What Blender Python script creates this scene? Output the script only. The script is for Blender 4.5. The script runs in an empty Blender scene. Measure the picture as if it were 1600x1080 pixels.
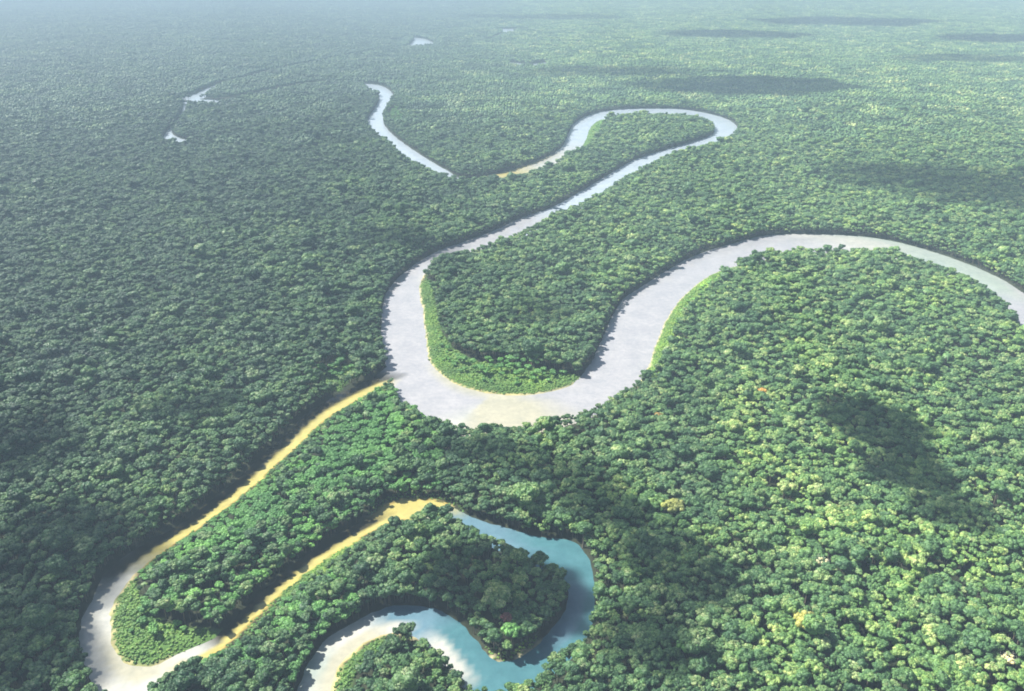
import bpy, math, random
import numpy as np
from mathutils import Vector, kdtree

random.seed(7); rng = np.random.default_rng(11)
scene = bpy.context.scene
COL = scene.collection
R = math.radians

# ------------------------------------------------------------------ camera, sky, sun, exposure
CAM_H = 450.0
PITCH = 23.75                       # degrees below the horizon
F = 1386.0                          # focal length in photo pixels (1600 wide)
cam_d = bpy.data.cameras.new('camera'); cam = bpy.data.objects.new('camera', cam_d); COL.objects.link(cam)
cam_d.sensor_width = 36.0; cam_d.lens = 36.0 * F / 1600.0
cam_d.clip_start = 1.0; cam_d.clip_end = 80000.0
cam.location = (0, 0, CAM_H); cam.rotation_euler = (R(90 - PITCH), 0, 0)
scene.camera = cam

SUN_EL = 50.0
SUN_AZ = Vector((-0.90, 0.44)).normalized()      # horizontal direction towards the sun
SUN_DIR = Vector((SUN_AZ.x * math.cos(R(SUN_EL)), SUN_AZ.y * math.cos(R(SUN_EL)), math.sin(R(SUN_EL))))
world = bpy.data.worlds.new('World'); scene.world = world; world.use_nodes = True
wn = world.node_tree; wn.nodes.clear()
sky = wn.nodes.new('ShaderNodeTexSky'); sky.sky_type = 'NISHITA'; sky.sun_disc = False
sky.sun_elevation = R(SUN_EL); sky.sun_rotation = math.atan2(SUN_DIR.x, SUN_DIR.y)
sky.dust_density = 2.0; sky.air_density = 1.0; sky.ozone_density = 1.5
bg = wn.nodes.new('ShaderNodeBackground'); bg.inputs['Strength'].default_value = 0.052
wo = wn.nodes.new('ShaderNodeOutputWorld')
wn.links.new(sky.outputs[0], bg.inputs[0]); wn.links.new(bg.outputs[0], wo.inputs[0])
sun_d = bpy.data.lights.new('sun', 'SUN'); sun_d.energy = 5.0; sun_d.angle = R(0.5); sun_d.color = (1.0, 0.95, 0.86)
sun = bpy.data.objects.new('sun', sun_d); COL.objects.link(sun)
sun.rotation_euler = SUN_DIR.to_track_quat('Z', 'Y').to_euler(); sun.location = (0, 0, 3000)

scene.view_settings.view_transform = 'Standard'; scene.view_settings.look = 'None'
scene.view_settings.exposure = 1.12; scene.view_settings.gamma = 1.0
scene.render.engine = 'CYCLES'
cy = scene.cycles
cy.use_denoising = True; cy.max_bounces = 5; cy.diffuse_bounces = 2; cy.glossy_bounces = 2
cy.transmission_bounces = 2; cy.volume_bounces = 1; cy.transparent_max_bounces = 24
cy.filter_width = 1.8

HAZE_DENSITY = 0.000138
HAZE_COLOR = (0.48, 0.64, 0.81, 1)

# ------------------------------------------------------------------ helpers
def tag(o, label=None, cat=None, group=None, kind=None):
    if label: o['label'] = label
    if cat: o['category'] = cat
    if group: o['group'] = group
    if kind: o['kind'] = kind
    return o

def mesh_np(name, verts, faces, smooth=False):
    """faces: (n,k) int array or list"""
    me = bpy.data.meshes.new(name)
    verts = np.asarray(verts, dtype=np.float32)
    faces = np.asarray(faces, dtype=np.int32)
    nf, k = faces.shape
    me.vertices.add(len(verts)); me.vertices.foreach_set('co', verts.ravel())
    me.loops.add(nf * k); me.loops.foreach_set('vertex_index', faces.ravel())
    me.polygons.add(nf)
    me.polygons.foreach_set('loop_start', np.arange(0, nf * k, k, dtype=np.int32))
    if smooth: me.polygons.foreach_set('use_smooth', np.ones(nf, dtype=bool))
    me.update(calc_edges=True)
    return me

def point_color(me, name, arr):
    a = me.attributes.new(name, 'FLOAT_COLOR', 'POINT')
    c = np.ones((len(arr), 4), dtype=np.float32); c[:, :3] = arr
    a.data.foreach_set('color', c.ravel())

def point_float(me, name, arr):
    a = me.attributes.new(name, 'FLOAT', 'POINT'); a.data.foreach_set('value', np.asarray(arr, dtype=np.float32))

CP, SP = math.cos(R(PITCH)), math.sin(R(PITCH))
def px_to_world(px, py, h=0.0):
    """where the sight line of a photo pixel meets the horizontal plane z = h (used to survey the map once)"""
    dx = (px - 800.0) / F; dz = -(py - 540.0) / F
    d = (dx, CP + dz * SP, -SP + dz * CP)
    t = (h - CAM_H) / d[2]
    return np.array((d[0] * t, d[1] * t))

def noise2(x, y, scale, seed=0):
    r = np.random.default_rng(seed)
    v = np.zeros_like(x, dtype=float); tot = 0
    for o in range(4):
        k = 2 ** o / scale; amp = 0.6 ** o
        for j in range(5):
            a = r.uniform(0, 2 * math.pi); p = r.uniform(0, 2 * math.pi); kk = k * r.uniform(0.7, 1.4) * 2 * math.pi
            v += amp * np.sin(kk * (x * math.cos(a) + y * math.sin(a)) + p) / 2.2
        tot += amp
    return v / tot

# ------------------------------------------------------------------ the rivers (surveyed banks)
LIL = (0.332, 0.332, 0.348); PAL = (0.31, 0.36, 0.32); CRM = (0.38, 0.365, 0.28)  # LIL, PAL: bright sky reflection painted into the silty water colour
YEL = (0.43, 0.375, 0.125); TUR = (0.062, 0.165, 0.190); BLU = (0.11, 0.20, 0.255); WHT = (0.42, 0.42, 0.38); FAR = (0.38, 0.44, 0.50)  # TUR, BLU: reflected blue sky painted as the water's own colour
SHADE = (0.030, 0.028, 0.016)  # shade of bank trees, painted into the tree-side half of narrow channels
# Px, Py, hP, Qx, Qy, hQ, colour at P, colour at Q, beach width P, beach width Q
M = [
 (1860, 640, 0, 1790, 670, 6, LIL, LIL, 0, 0), (1760, 560, 0, 1690, 590, 6, LIL, LIL, 0, 0),
 (1640, 485, 0, 1595, 510, 8, LIL, LIL, 0, 0), (1598, 457, 0, 1565, 470, 8, LIL, LIL, 0, 0),
 (1560, 434, 0, 1525, 444, 8, PAL, PAL, 0, 0), (1500, 408, 0, 1480, 425, 8, PAL, PAL, 0, 0),
 (1420, 383, 0, 1420, 404, 8, PAL, PAL, 0, 2), (1350, 370, 0, 1350, 394, 8, PAL, WHT, 0, 2),
 (1270, 366, 0, 1270, 393, 8, WHT, LIL, 0, 2), (1200, 368, 0, 1200, 401, 6, LIL, LIL, 0, 2),
 (1145, 381, 0, 1155, 412, 3, LIL, LIL, 0, 2), (1098, 395, 0, 1117, 425, 2, LIL, LIL, 0, 2),
 (1060, 412, 0, 1085, 446, 1, LIL, LIL, 0, 2), (1025, 434, 0, 1062, 468, 1, LIL, LIL, 0, 2),
 (980, 463, 0, 1045, 492, 1, LIL, LIL, 0, 2), (957, 493, 0, 1032, 518, 1, LIL, LIL, 0, 2),
 (943, 526, 0, 1022, 545, 1, LIL, LIL, 0, 2), (929, 558, 0, 1010, 578, 1, LIL, LIL, 0, 2),
 (911, 585, 0, 985, 606, 6, LIL, LIL, 0, 2), (889, 604, 0, 935, 632, 12, LIL, LIL, 2, 0),
 (840, 616, 0, 870, 657, 10, LIL, CRM, 3, 0), (800, 618, 0, 805, 666, 10, CRM, CRM, 4, 0),
 (755, 613, 0, 740, 668, 10, CRM, CRM, 5, 0), (715, 602, 0, 693, 662, 10, CRM, WHT, 5, 0),
 (688, 584, 0, 655, 642, 10, CRM, LIL, 5, 0), (670, 562, 0, 622, 612, 11, LIL, LIL, 4, 0),
 (665, 526, 0, 601, 556, 2, LIL, LIL, 3, 0), (661, 490, 0, 596, 505, 0, LIL, LIL, 3, 0),
 (655, 450, 0, 604, 458, 0, LIL, LIL, 3, 0), (666, 424, 2, 637, 422, 0, WHT, LIL, 2, 0),
 (700, 404, 6, 683, 393, 0, LIL, LIL, 0, 0), (740, 387, 17, 722, 379, 0, LIL, LIL, 0, 0),
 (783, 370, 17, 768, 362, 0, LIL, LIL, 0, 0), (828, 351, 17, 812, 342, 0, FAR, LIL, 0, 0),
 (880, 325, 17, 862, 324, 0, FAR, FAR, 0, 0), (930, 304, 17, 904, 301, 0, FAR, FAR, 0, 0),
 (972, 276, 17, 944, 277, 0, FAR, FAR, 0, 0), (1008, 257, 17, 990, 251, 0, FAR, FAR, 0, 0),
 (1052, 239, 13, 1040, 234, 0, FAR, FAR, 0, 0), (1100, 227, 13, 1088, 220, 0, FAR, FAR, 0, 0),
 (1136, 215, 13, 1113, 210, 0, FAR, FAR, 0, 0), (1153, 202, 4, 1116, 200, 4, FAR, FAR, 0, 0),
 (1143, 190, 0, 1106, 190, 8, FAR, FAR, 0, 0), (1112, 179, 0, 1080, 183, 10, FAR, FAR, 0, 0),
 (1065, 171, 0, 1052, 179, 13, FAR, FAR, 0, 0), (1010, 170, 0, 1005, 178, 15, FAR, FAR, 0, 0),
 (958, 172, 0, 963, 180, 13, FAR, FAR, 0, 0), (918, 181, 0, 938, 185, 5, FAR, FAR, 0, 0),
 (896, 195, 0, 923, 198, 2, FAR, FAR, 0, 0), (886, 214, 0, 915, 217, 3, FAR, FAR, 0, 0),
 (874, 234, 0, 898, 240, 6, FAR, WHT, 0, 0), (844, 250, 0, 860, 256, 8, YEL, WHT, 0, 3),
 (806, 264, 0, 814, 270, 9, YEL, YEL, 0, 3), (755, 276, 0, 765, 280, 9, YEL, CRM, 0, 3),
 (722, 279, 0, 722, 282, 11, SHADE, FAR, 0, 0), (699, 267, 0, 686, 273, 8, FAR, FAR, 0, 0),
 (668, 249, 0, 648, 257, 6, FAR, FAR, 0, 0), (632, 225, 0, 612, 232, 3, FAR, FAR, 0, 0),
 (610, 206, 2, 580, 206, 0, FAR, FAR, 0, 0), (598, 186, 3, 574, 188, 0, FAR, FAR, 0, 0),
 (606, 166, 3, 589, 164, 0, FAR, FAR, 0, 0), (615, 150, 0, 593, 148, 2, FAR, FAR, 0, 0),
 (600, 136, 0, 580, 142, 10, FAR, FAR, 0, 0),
]
N = [
 (630, 560, 0, 640, 600, 0, LIL, LIL, 0, 0), (600, 568, 0, 612, 600, 4, LIL, CRM, 0, 3),
 (575, 582, 0, 596, 603, 1, SHADE, YEL, 0, 5), (515, 608, 0, 540, 633, 1, SHADE, YEL, 0, 5), (477, 631, 0, 502, 657, 1, SHADE, YEL, 0, 5),
 (436, 669, 0, 462, 695, 1, SHADE, YEL, 0, 5), (398, 703, 0, 424, 729, 1, SHADE, YEL, 0, 5), (364, 736, 0, 390, 761, 1, SHADE, YEL, 0, 5),
 (308, 782, 0, 336, 803, 1, SHADE, YEL, 0, 4), (270, 811, 0, 297, 831, 1, SHADE, YEL, 0, 4), (222, 846, 0, 248, 863, 1, SHADE, YEL, 0, 4),
 (172, 890, 0, 203, 903, 1, SHADE, WHT, 0, 4), (143, 940, 0, 177, 943, 0, WHT, WHT, 0, 3), (127, 980, 0, 170, 980, 0, WHT, WHT, 0, 3),
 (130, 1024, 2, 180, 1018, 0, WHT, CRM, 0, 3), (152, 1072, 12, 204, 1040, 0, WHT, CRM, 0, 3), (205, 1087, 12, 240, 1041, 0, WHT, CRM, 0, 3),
 (262, 1058, 8, 281, 1022, 0, WHT, WHT, 1, 0), (310, 1030, 3, 312, 1000, 0, YEL, WHT, 3, 0), (349, 1007, 1, 327, 983, 0, YEL, SHADE, 5, 0), (377, 982, 1, 352, 958, 0, YEL, SHADE, 5, 0),
 (406, 954, 1, 381, 929, 0, YEL, SHADE, 5, 0), (445, 918, 1, 419, 894, 0, YEL, SHADE, 5, 0), (500, 875, 1, 473, 852, 0, YEL, SHADE, 4, 0),
 (545, 848, 1, 518, 823, 0, YEL, SHADE, 4, 0), (584, 826, 1, 559, 800, 0, YEL, SHADE, 4, 0), (620, 809, 2, 602, 784, 0, YEL, YEL, 4, 2),
 (650, 804, 5, 645, 782, 0, YEL, YEL, 3, 3), (687, 806, 5, 692, 787, 0, BLU, YEL, 0, 2), (726, 831, 5, 737, 808, 0, BLU, BLU, 0, 0),
 (781, 854, 5, 783, 824, 0, BLU, BLU, 0, 0), (843, 877, 6, 842, 839, 0, TUR, TUR, 0, 0), (876, 893, 10, 895, 846, 0, TUR, TUR, 0, 0),
 (887, 915, 6, 922, 880, 0, BLU, TUR, 0, 0), (884, 950, 1, 930, 930, 2, BLU, TUR, 0, 0), (865, 980, 0, 920, 977, 8, BLU, TUR, 0, 0),
 (836, 1012, 0, 890, 1010, 12, TUR, TUR, 1, 0), (808, 1031, 0, 855, 1045, 10, TUR, TUR, 1, 0), (784, 1036, 0, 795, 1078, 10, TUR, TUR, 1, 0),
 (765, 1029, 0, 735, 1068, 10, TUR, TUR, 1, 0), (742, 999, 0, 704, 1046, 3, TUR, WHT, 0, 0), (720, 975, 0, 674, 1014, 1, TUR, WHT, 0, 4),
 (685, 954, 0, 645, 992, 1, BLU, BLU, 0, 2), (641, 946, 0, 615, 987, 1, BLU, WHT, 0, 3), (600, 951, 0, 580, 997, 1, BLU, CRM, 0, 4),
 (553, 973, 0, 547, 1020, 1, WHT, CRM, 0, 4), (508, 1001, 0, 524, 1046, 1, WHT, CRM, 0, 4), (478, 1048, 0, 516, 1078, 1, PAL, CRM, 0, 4),
 (463, 1110, 2, 512, 1120, 1, WHT, CRM, 0, 4), (470, 1210, 6, 520, 1190, 1, WHT, WHT, 0, 2),
]
def dense(P, step=4.0):
    """Catmull-Rom through rows of P (first two columns are x, y)"""
    P = np.asarray(P, dtype=float); out = []
    ext = np.vstack([2 * P[0] - P[1], P, 2 * P[-1] - P[-2]])
    for i in range(1, len(ext) - 2):
        p0, p1, p2, p3 = ext[i - 1], ext[i], ext[i + 1], ext[i + 2]
        n = max(2, int(np.linalg.norm(p2[:2] - p1[:2]) / step))
        for k in range(n):
            t = k / n
            q = 0.5 * ((2 * p1) + (p2 - p0) * t + (2 * p0 - 5 * p1 + 4 * p2 - p3) * t * t + (3 * p1 - p0 - 3 * p2 + p3) * t ** 3)
            q[2:] = p1[2:] * (1 - t) + p2[2:] * t
            out.append(q)
    out.append(P[-1]); return np.array(out)

class River:
    def __init__(self, rows, cut=(0.3, 0.16)):
        # rows: Px, Py, Qx, Qy, colP(3), colQ(3), beachP, beachQ ; both banks are smooth curves on the ground
        rows = np.asarray(rows, dtype=float); self.cut = cut
        P = dense(np.hstack([rows[:, 0:2], rows[:, 4:7], rows[:, 10:11]]), 3.0)
        Q = dense(np.hstack([rows[:, 2:4], rows[:, 7:10], rows[:, 11:12]]), 3.0)
        self.P, self.Q = P, Q; self.kd = []
        for E in (P, Q):
            kd = kdtree.KDTree(len(E))
            for i, q in enumerate(E): kd.insert((q[0], q[1], 0), i)
            kd.balance(); self.kd.append(kd)
        self.poly = np.vstack([P[:, :2], Q[::-1, :2]])
        self.lo, self.hi = self.poly.min(0), self.poly.max(0)
def from_banks(st):
    rows = []
    for (px, py, hp, qx, qy, hq, cp, cq, bp, bq) in st:
        a = px_to_world(px, py, hp); b = px_to_world(qx, qy, hq)
        rows.append([a[0], a[1], b[0], b[1], *cp, *cq, bp, bq])
    return rows
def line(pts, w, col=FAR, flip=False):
    C = np.array([px_to_world(p[0], p[1], 0) for p in pts]); W = [(p[2] if len(p) > 2 else w) / 2 for p in pts]
    T = np.gradient(C, axis=0); T /= np.linalg.norm(T, axis=1)[:, None]; rows = []
    for c, t, ww in zip(C, T, W):
        n_ = np.array((-t[1], t[0])) * ww * (-1 if flip else 1)
        rows.append([*(c + n_), *(c - n_), *col, *col, 0, 0])
    return rows
mrow = from_banks(M)
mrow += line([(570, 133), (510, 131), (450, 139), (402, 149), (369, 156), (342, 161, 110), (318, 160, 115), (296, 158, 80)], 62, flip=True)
def squeeze(rows, a, b, frac, move_p):
    for k in range(a, b):
        r = rows[k]; f = frac * min(1, (k - a + 1) / 2, (b - k) / 2)
        if move_p: r[0] += (r[2] - r[0]) * f; r[1] += (r[3] - r[1]) * f
        else: r[2] += (r[0] - r[2]) * f; r[3] += (r[1] - r[3]) * f
    return rows
nrow = squeeze(squeeze(from_banks(N), 1, 11, 0.40, True), 18, 27, 0.46, False)
rivers = [River(mrow, (0.78, 0.2)), River(nrow, (0.34, 0.14)),
          River(line([(288, 157, 70), (300, 153, 85), (316, 147, 50), (345, 133), (378, 126), (425, 113), (500, 98), (560, 86), (600, 79), (642, 75, 80), (656, 73, 130), (659, 66, 110), (645, 60, 50), (560, 61), (480, 67), (380, 71)], 40)),
          River(line([(290, 163), (286, 178), (275, 195), (264, 207), (270, 219, 50), (288, 223, 95), (306, 224, 60), (350, 219), (410, 209), (470, 206), (530, 209)], 13)),
          River(line([(680, 93), (760, 96), (800, 99), (816, 103, 130), (836, 103, 130), (850, 99), (900, 92)], 34)),
          River(line([(760, 66), (790, 52), (798, 47, 200), (815, 47, 200), (835, 46), (900, 50)], 34))]

def survey(X, Y, limit=400.0):
    """signed distance to the nearest river bank (+ on land), water colour, beach width"""
    n = len(X); sd = np.full(n, 1e5); col = np.zeros((n, 3)); beach = np.zeros(n)
    for r in rivers:
        m = np.where((X > r.lo[0] - limit) & (X < r.hi[0] + limit) & (Y > r.lo[1] - limit) & (Y < r.hi[1] + limit))[0]
        if not len(m): continue
        ip = np.empty(len(m), dtype=np.int64); iq = ip.copy(); dp = np.empty(len(m)); dq = dp.copy()
        f1, f2 = r.kd[0].find, r.kd[1].find
        for k, i in enumerate(m):
            p = (X[i], Y[i], 0); _, ip[k], dp[k] = f1(p); _, iq[k], dq[k] = f2(p)
        d = np.minimum(dp, dq); near = d < 140
        ins = np.zeros(len(m), dtype=bool); ins[near] = in_poly(X[m[near]], Y[m[near]], r.poly)
        s = np.where(ins, -d, d); u = dq / (dp + dq + 1e-6); u = np.where(ins, u, (dp < dq) * 1.0)
        b = s < sd[m]; mm = m[b]; sd[mm] = s[b]
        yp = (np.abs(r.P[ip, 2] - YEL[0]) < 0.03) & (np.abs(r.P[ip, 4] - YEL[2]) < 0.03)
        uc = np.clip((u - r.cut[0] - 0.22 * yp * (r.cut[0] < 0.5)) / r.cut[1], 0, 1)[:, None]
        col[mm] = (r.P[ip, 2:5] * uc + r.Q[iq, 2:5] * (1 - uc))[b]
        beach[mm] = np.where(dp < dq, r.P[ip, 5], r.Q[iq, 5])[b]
    return sd, col, beach

# low bright-green vegetation of the point bars and clearings, surveyed as outlines on the ground
ZONES_PX = [
 [(655, 440), (664, 490), (668, 560), (690, 588), (720, 604), (800, 619), (860, 617), (893, 608), (910, 588), (860, 582), (800, 572), (745, 568), (708, 548), (690, 520), (681, 480), (674, 440)],
 [(1140, 415), (1125, 423), (1098, 437), (1073, 456), (1048, 485), (1029, 522), (1016, 560), (1000, 598), (1030, 590), (1045, 560), (1055, 525), (1072, 497), (1100, 470), (1128, 445), (1160, 425)],
 [(180, 905), (168, 940), (172, 990), (190, 1030), (225, 1045), (285, 1032), (330, 1003), (340, 985), (295, 985), (250, 975), (220, 940), (205, 905)],
 [(440, 918), (500, 874), (560, 835), (568, 850), (520, 890), (470, 925), (440, 935)],
 [(500, 585), (540, 570), (560, 583), (530, 612), (505, 615)],
 [(590, 1000), (560, 1020), (530, 1050), (520, 1085), (545, 1085), (560, 1050), (590, 1025), (625, 1008)],
 [(870, 240), (905, 215), (930, 188), (950, 185), (935, 215), (915, 240)],
 [(603, 180), (612, 195), (625, 205), (632, 190), (618, 168)],
 [(300, 163), (345, 163), (345, 169), (300, 169)], [(266, 224), (312, 226), (312, 232), (270, 232)],
 [(643, 76), (668, 76), (668, 82), (643, 82)], [(808, 105), (842, 105), (842, 112), (808, 112)], [(790, 50), (820, 50), (820, 56), (790, 56)],
]
LIGHT_PX = [[(300, 800), (360, 775), (430, 770), (445, 820), (400, 870), (330, 880), (270, 860)],
            [(460, 760), (520, 690), (610, 640), (640, 680), (620, 740), (560, 790), (490, 800)]]
STRIP_PX = [[(200, 900), (330, 805), (460, 700), (600, 600), (690, 690), (690, 770), (560, 810), (430, 900), (330, 985), (200, 1030)],
            [(300, 1060), (420, 950), (520, 890), (560, 960), (500, 1010), (470, 1080)]]
def to_poly(pl): return np.array([px_to_world(a, b, 1.0) for a, b in pl])
ZONES = [to_poly(z) for z in ZONES_PX]; LIGHTS = [to_poly(z) for z in LIGHT_PX]; STRIPS = [to_poly(z) for z in STRIP_PX]
def in_poly(X, Y, P):
    ins = np.zeros(len(X), dtype=bool); j = len(P) - 1
    for i in range(len(P)):
        xi, yi = P[i]; xj, yj = P[j]
        c = ((yi > Y) != (yj > Y)) & (X < (xj - xi) * (Y - yi) / (yj - yi + 1e-12) + xi)
        ins ^= c; j = i
    return ins
def in_any(X, Y, polys):
    v = np.zeros(len(X), dtype=bool)
    for P in polys: v |= in_poly(X, Y, P)
    return v

# ------------------------------------------------------------------ materials
def nodes_of(name):
    m = bpy.data.materials.new(name); m.use_nodes = True
    nt = m.node_tree; nt.nodes.clear(); return m, nt
def nd(nt, t, **kw):
    n = nt.nodes.new(t)
    for k, v in kw.items(): setattr(n, k, v)
    return n
def mixrgb(nt, fac, a, b, mode='MIX'):
    n = nd(nt, 'ShaderNodeMix', data_type='RGBA', blend_type=mode)
    for s, v in ((0, fac), (6, a), (7, b)):
        if hasattr(v, 'is_output'): nt.links.new(v, n.inputs[s])
        else: n.inputs[s].default_value = v if s == 0 else ((*v, 1) if len(v) == 3 else v)
    return n.outputs[2]
def noise(nt, vec, scale, detail=3, rough=0.55):
    n = nd(nt, 'ShaderNodeTexNoise'); n.inputs['Scale'].default_value = scale
    n.inputs['Detail'].default_value = detail; n.inputs['Roughness'].default_value = rough
    if vec is not None: nt.links.new(vec, n.inputs['Vector'])
    return n.outputs['Fac']
def ramp(nt, fac, stops):
    n = nd(nt, 'ShaderNodeValToRGB'); nt.links.new(fac, n.inputs[0]); e = n.color_ramp.elements
    while len(e) < len(stops): e.new(0.5)
    for k, (p, c) in enumerate(stops):
        e[k].position = p; e[k].color = (*c, 1) if len(c) == 3 else c
    return n.outputs[0]

def foliage_material(name, stops, warm=(0.115, 0.125, 0.032), cool=(0.030, 0.068, 0.040), far_mix=True, gain=1.45):
    """leaf colour: random per tree, per clump, and a slow drift over the land: species patches plus painted backlight (by world position)"""
    m, nt = nodes_of(name); L = nt.links
    geo = nd(nt, 'ShaderNodeNewGeometry'); info = nd(nt, 'ShaderNodeObjectInfo')
    att = nd(nt, 'ShaderNodeAttribute', attribute_name='tint')
    # per tree random number plus per clump tint
    ad = nd(nt, 'ShaderNodeMath', operation='MULTIPLY_ADD'); L.new(att.outputs['Fac'], ad.inputs[0]); ad.inputs[1].default_value = 0.45
    sc = nd(nt, 'ShaderNodeMath', operation='MULTIPLY'); L.new(info.outputs['Random'], sc.inputs[0]); sc.inputs[1].default_value = 0.62
    L.new(sc.outputs[0], ad.inputs[2])
    c = ramp(nt, ad.outputs[0], stops)
    # land-scale drift: west leaves painted darker as if backlit, east ones brighter; noise varies species
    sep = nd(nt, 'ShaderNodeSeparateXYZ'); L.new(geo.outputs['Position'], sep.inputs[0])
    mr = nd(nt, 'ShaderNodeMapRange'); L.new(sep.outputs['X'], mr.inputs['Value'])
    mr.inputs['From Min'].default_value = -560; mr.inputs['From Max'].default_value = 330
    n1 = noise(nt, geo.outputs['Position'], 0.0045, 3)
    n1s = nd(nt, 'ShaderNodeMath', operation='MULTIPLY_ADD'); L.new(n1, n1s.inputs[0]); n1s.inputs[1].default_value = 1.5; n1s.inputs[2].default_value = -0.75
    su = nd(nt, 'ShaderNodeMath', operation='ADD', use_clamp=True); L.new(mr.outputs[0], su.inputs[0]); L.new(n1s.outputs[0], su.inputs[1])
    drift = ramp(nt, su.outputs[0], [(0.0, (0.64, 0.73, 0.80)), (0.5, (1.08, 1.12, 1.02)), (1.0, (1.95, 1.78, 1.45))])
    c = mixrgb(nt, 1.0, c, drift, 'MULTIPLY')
    n2 = noise(nt, geo.outputs['Position'], 0.9, 2)
    c = mixrgb(nt, 1.0, c, ramp(nt, n2, [(0.35, (0.55, 0.60, 0.62)), (0.65, (1.45, 1.38, 1.25))]), 'MULTIPLY')
    n4 = noise(nt, geo.outputs['Position'], 0.022, 3, 0.6)
    c = mixrgb(nt, 1.0, c, ramp(nt, n4, [(0.36, (0.72, 0.78, 0.86)), (0.5, (1.0, 1.0, 1.0)), (0.64, (1.32, 1.26, 1.05))]), 'MULTIPLY')
    g = mixrgb(nt, 1.0, c, (gain, gain, gain), 'MULTIPLY')
    d = nd(nt, 'ShaderNodeBsdfPrincipled'); L.new(g, d.inputs['Base Color'])
    d.inputs['Roughness'].default_value = 0.5; d.inputs['Specular IOR Level'].default_value = 0.35
    tr = nd(nt, 'ShaderNodeBsdfTranslucent'); L.new(g, tr.inputs['Color'])
    mx = nd(nt, 'ShaderNodeMixShader'); mx.inputs[0].default_value = 0.22
    L.new(d.outputs[0], mx.inputs[1]); L.new(tr.outputs[0], mx.inputs[2])
    o = nd(nt, 'ShaderNodeOutputMaterial'); L.new(mx.outputs[0], o.inputs[0])
    return m
LEAF_STOPS = [(0.0, (0.016, 0.044, 0.026)), (0.25, (0.032, 0.078, 0.040)), (0.5, (0.052, 0.116, 0.052)), (0.75, (0.088, 0.155, 0.066)), (0.93, (0.15, 0.21, 0.11)), (1.0, (0.20, 0.245, 0.14))]
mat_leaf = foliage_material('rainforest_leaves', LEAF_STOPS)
mat_leaf_light = foliage_material('light_leaves', [(0, (0.055, 0.16, 0.05)), (1, (0.12, 0.25, 0.085))])
mat_leaf_olive = foliage_material('olive_leaves', [(0, (0.12, 0.15, 0.055)), (1, (0.17, 0.18, 0.08))])
mat_leaf_pale = foliage_material('pale_leaves', [(0, (0.30, 0.32, 0.24)), (1, (0.45, 0.46, 0.36))])
mat_leaf_orange = foliage_material('orange_leaves', [(0, (0.19, 0.15, 0.06)), (1, (0.25, 0.18, 0.07))])
mat_leaf_purple = foliage_material('reddish_leaves', [(0, (0.12, 0.05, 0.06)), (1, (0.18, 0.07, 0.08))])
mat_shrub = foliage_material('bar_shrub_leaves', [(0, (0.065, 0.150, 0.040)), (0.5, (0.095, 0.185, 0.048)), (1, (0.14, 0.21, 0.06))])

def simple(name, c, rough=0.85):
    m, nt = nodes_of(name); L = nt.links
    geo = nd(nt, 'ShaderNodeNewGeometry')
    f = noise(nt, geo.outputs['Position'], 1.7, 3)
    cc = mixrgb(nt, f, tuple(v * 0.6 for v in c), tuple(v * 1.35 for v in c))
    d = nd(nt, 'ShaderNodeBsdfPrincipled'); L.new(cc, d.inputs['Base Color']); d.inputs['Roughness'].default_value = rough
    o = nd(nt, 'ShaderNodeOutputMaterial'); L.new(d.outputs[0], o.inputs[0]); return m
mat_bark = simple('bark', (0.16, 0.13, 0.10)); mat_palebark = simple('pale_bark', (0.55, 0.52, 0.47))

def ground_material():
    m, nt = nodes_of('forest_floor'); L = nt.links
    geo = nd(nt, 'ShaderNodeNewGeometry')
    a = nd(nt, 'ShaderNodeAttribute', attribute_name='cover')
    n1 = noise(nt, geo.outputs['Position'], 0.11, 5, 0.65); n2 = noise(nt, geo.outputs['Position'], 0.012, 3)
    c = mixrgb(nt, 1.0, a.outputs['Color'], ramp(nt, n1, [(0.3, (0.62, 0.66, 0.6)), (0.7, (1.35, 1.3, 1.3))]), 'MULTIPLY')
    c = mixrgb(nt, 1.0, c, ramp(nt, n2, [(0.3, (0.85, 0.9, 0.9)), (0.7, (1.15, 1.08, 1.0))]), 'MULTIPLY')
    d = nd(nt, 'ShaderNodeBsdfPrincipled'); L.new(c, d.inputs['Base Color']); d.inputs['Roughness'].default_value = 0.9
    d.inputs['Specular IOR Level'].default_value = 0.2
    b = nd(nt, 'ShaderNodeBump'); b.inputs['Strength'].default_value = 0.6; b.inputs['Distance'].default_value = 1.0
    L.new(n1, b.inputs['Height']); L.new(b.outputs[0], d.inputs['Normal'])
    o = nd(nt, 'ShaderNodeOutputMaterial'); L.new(d.outputs[0], o.inputs[0]); return m
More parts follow.
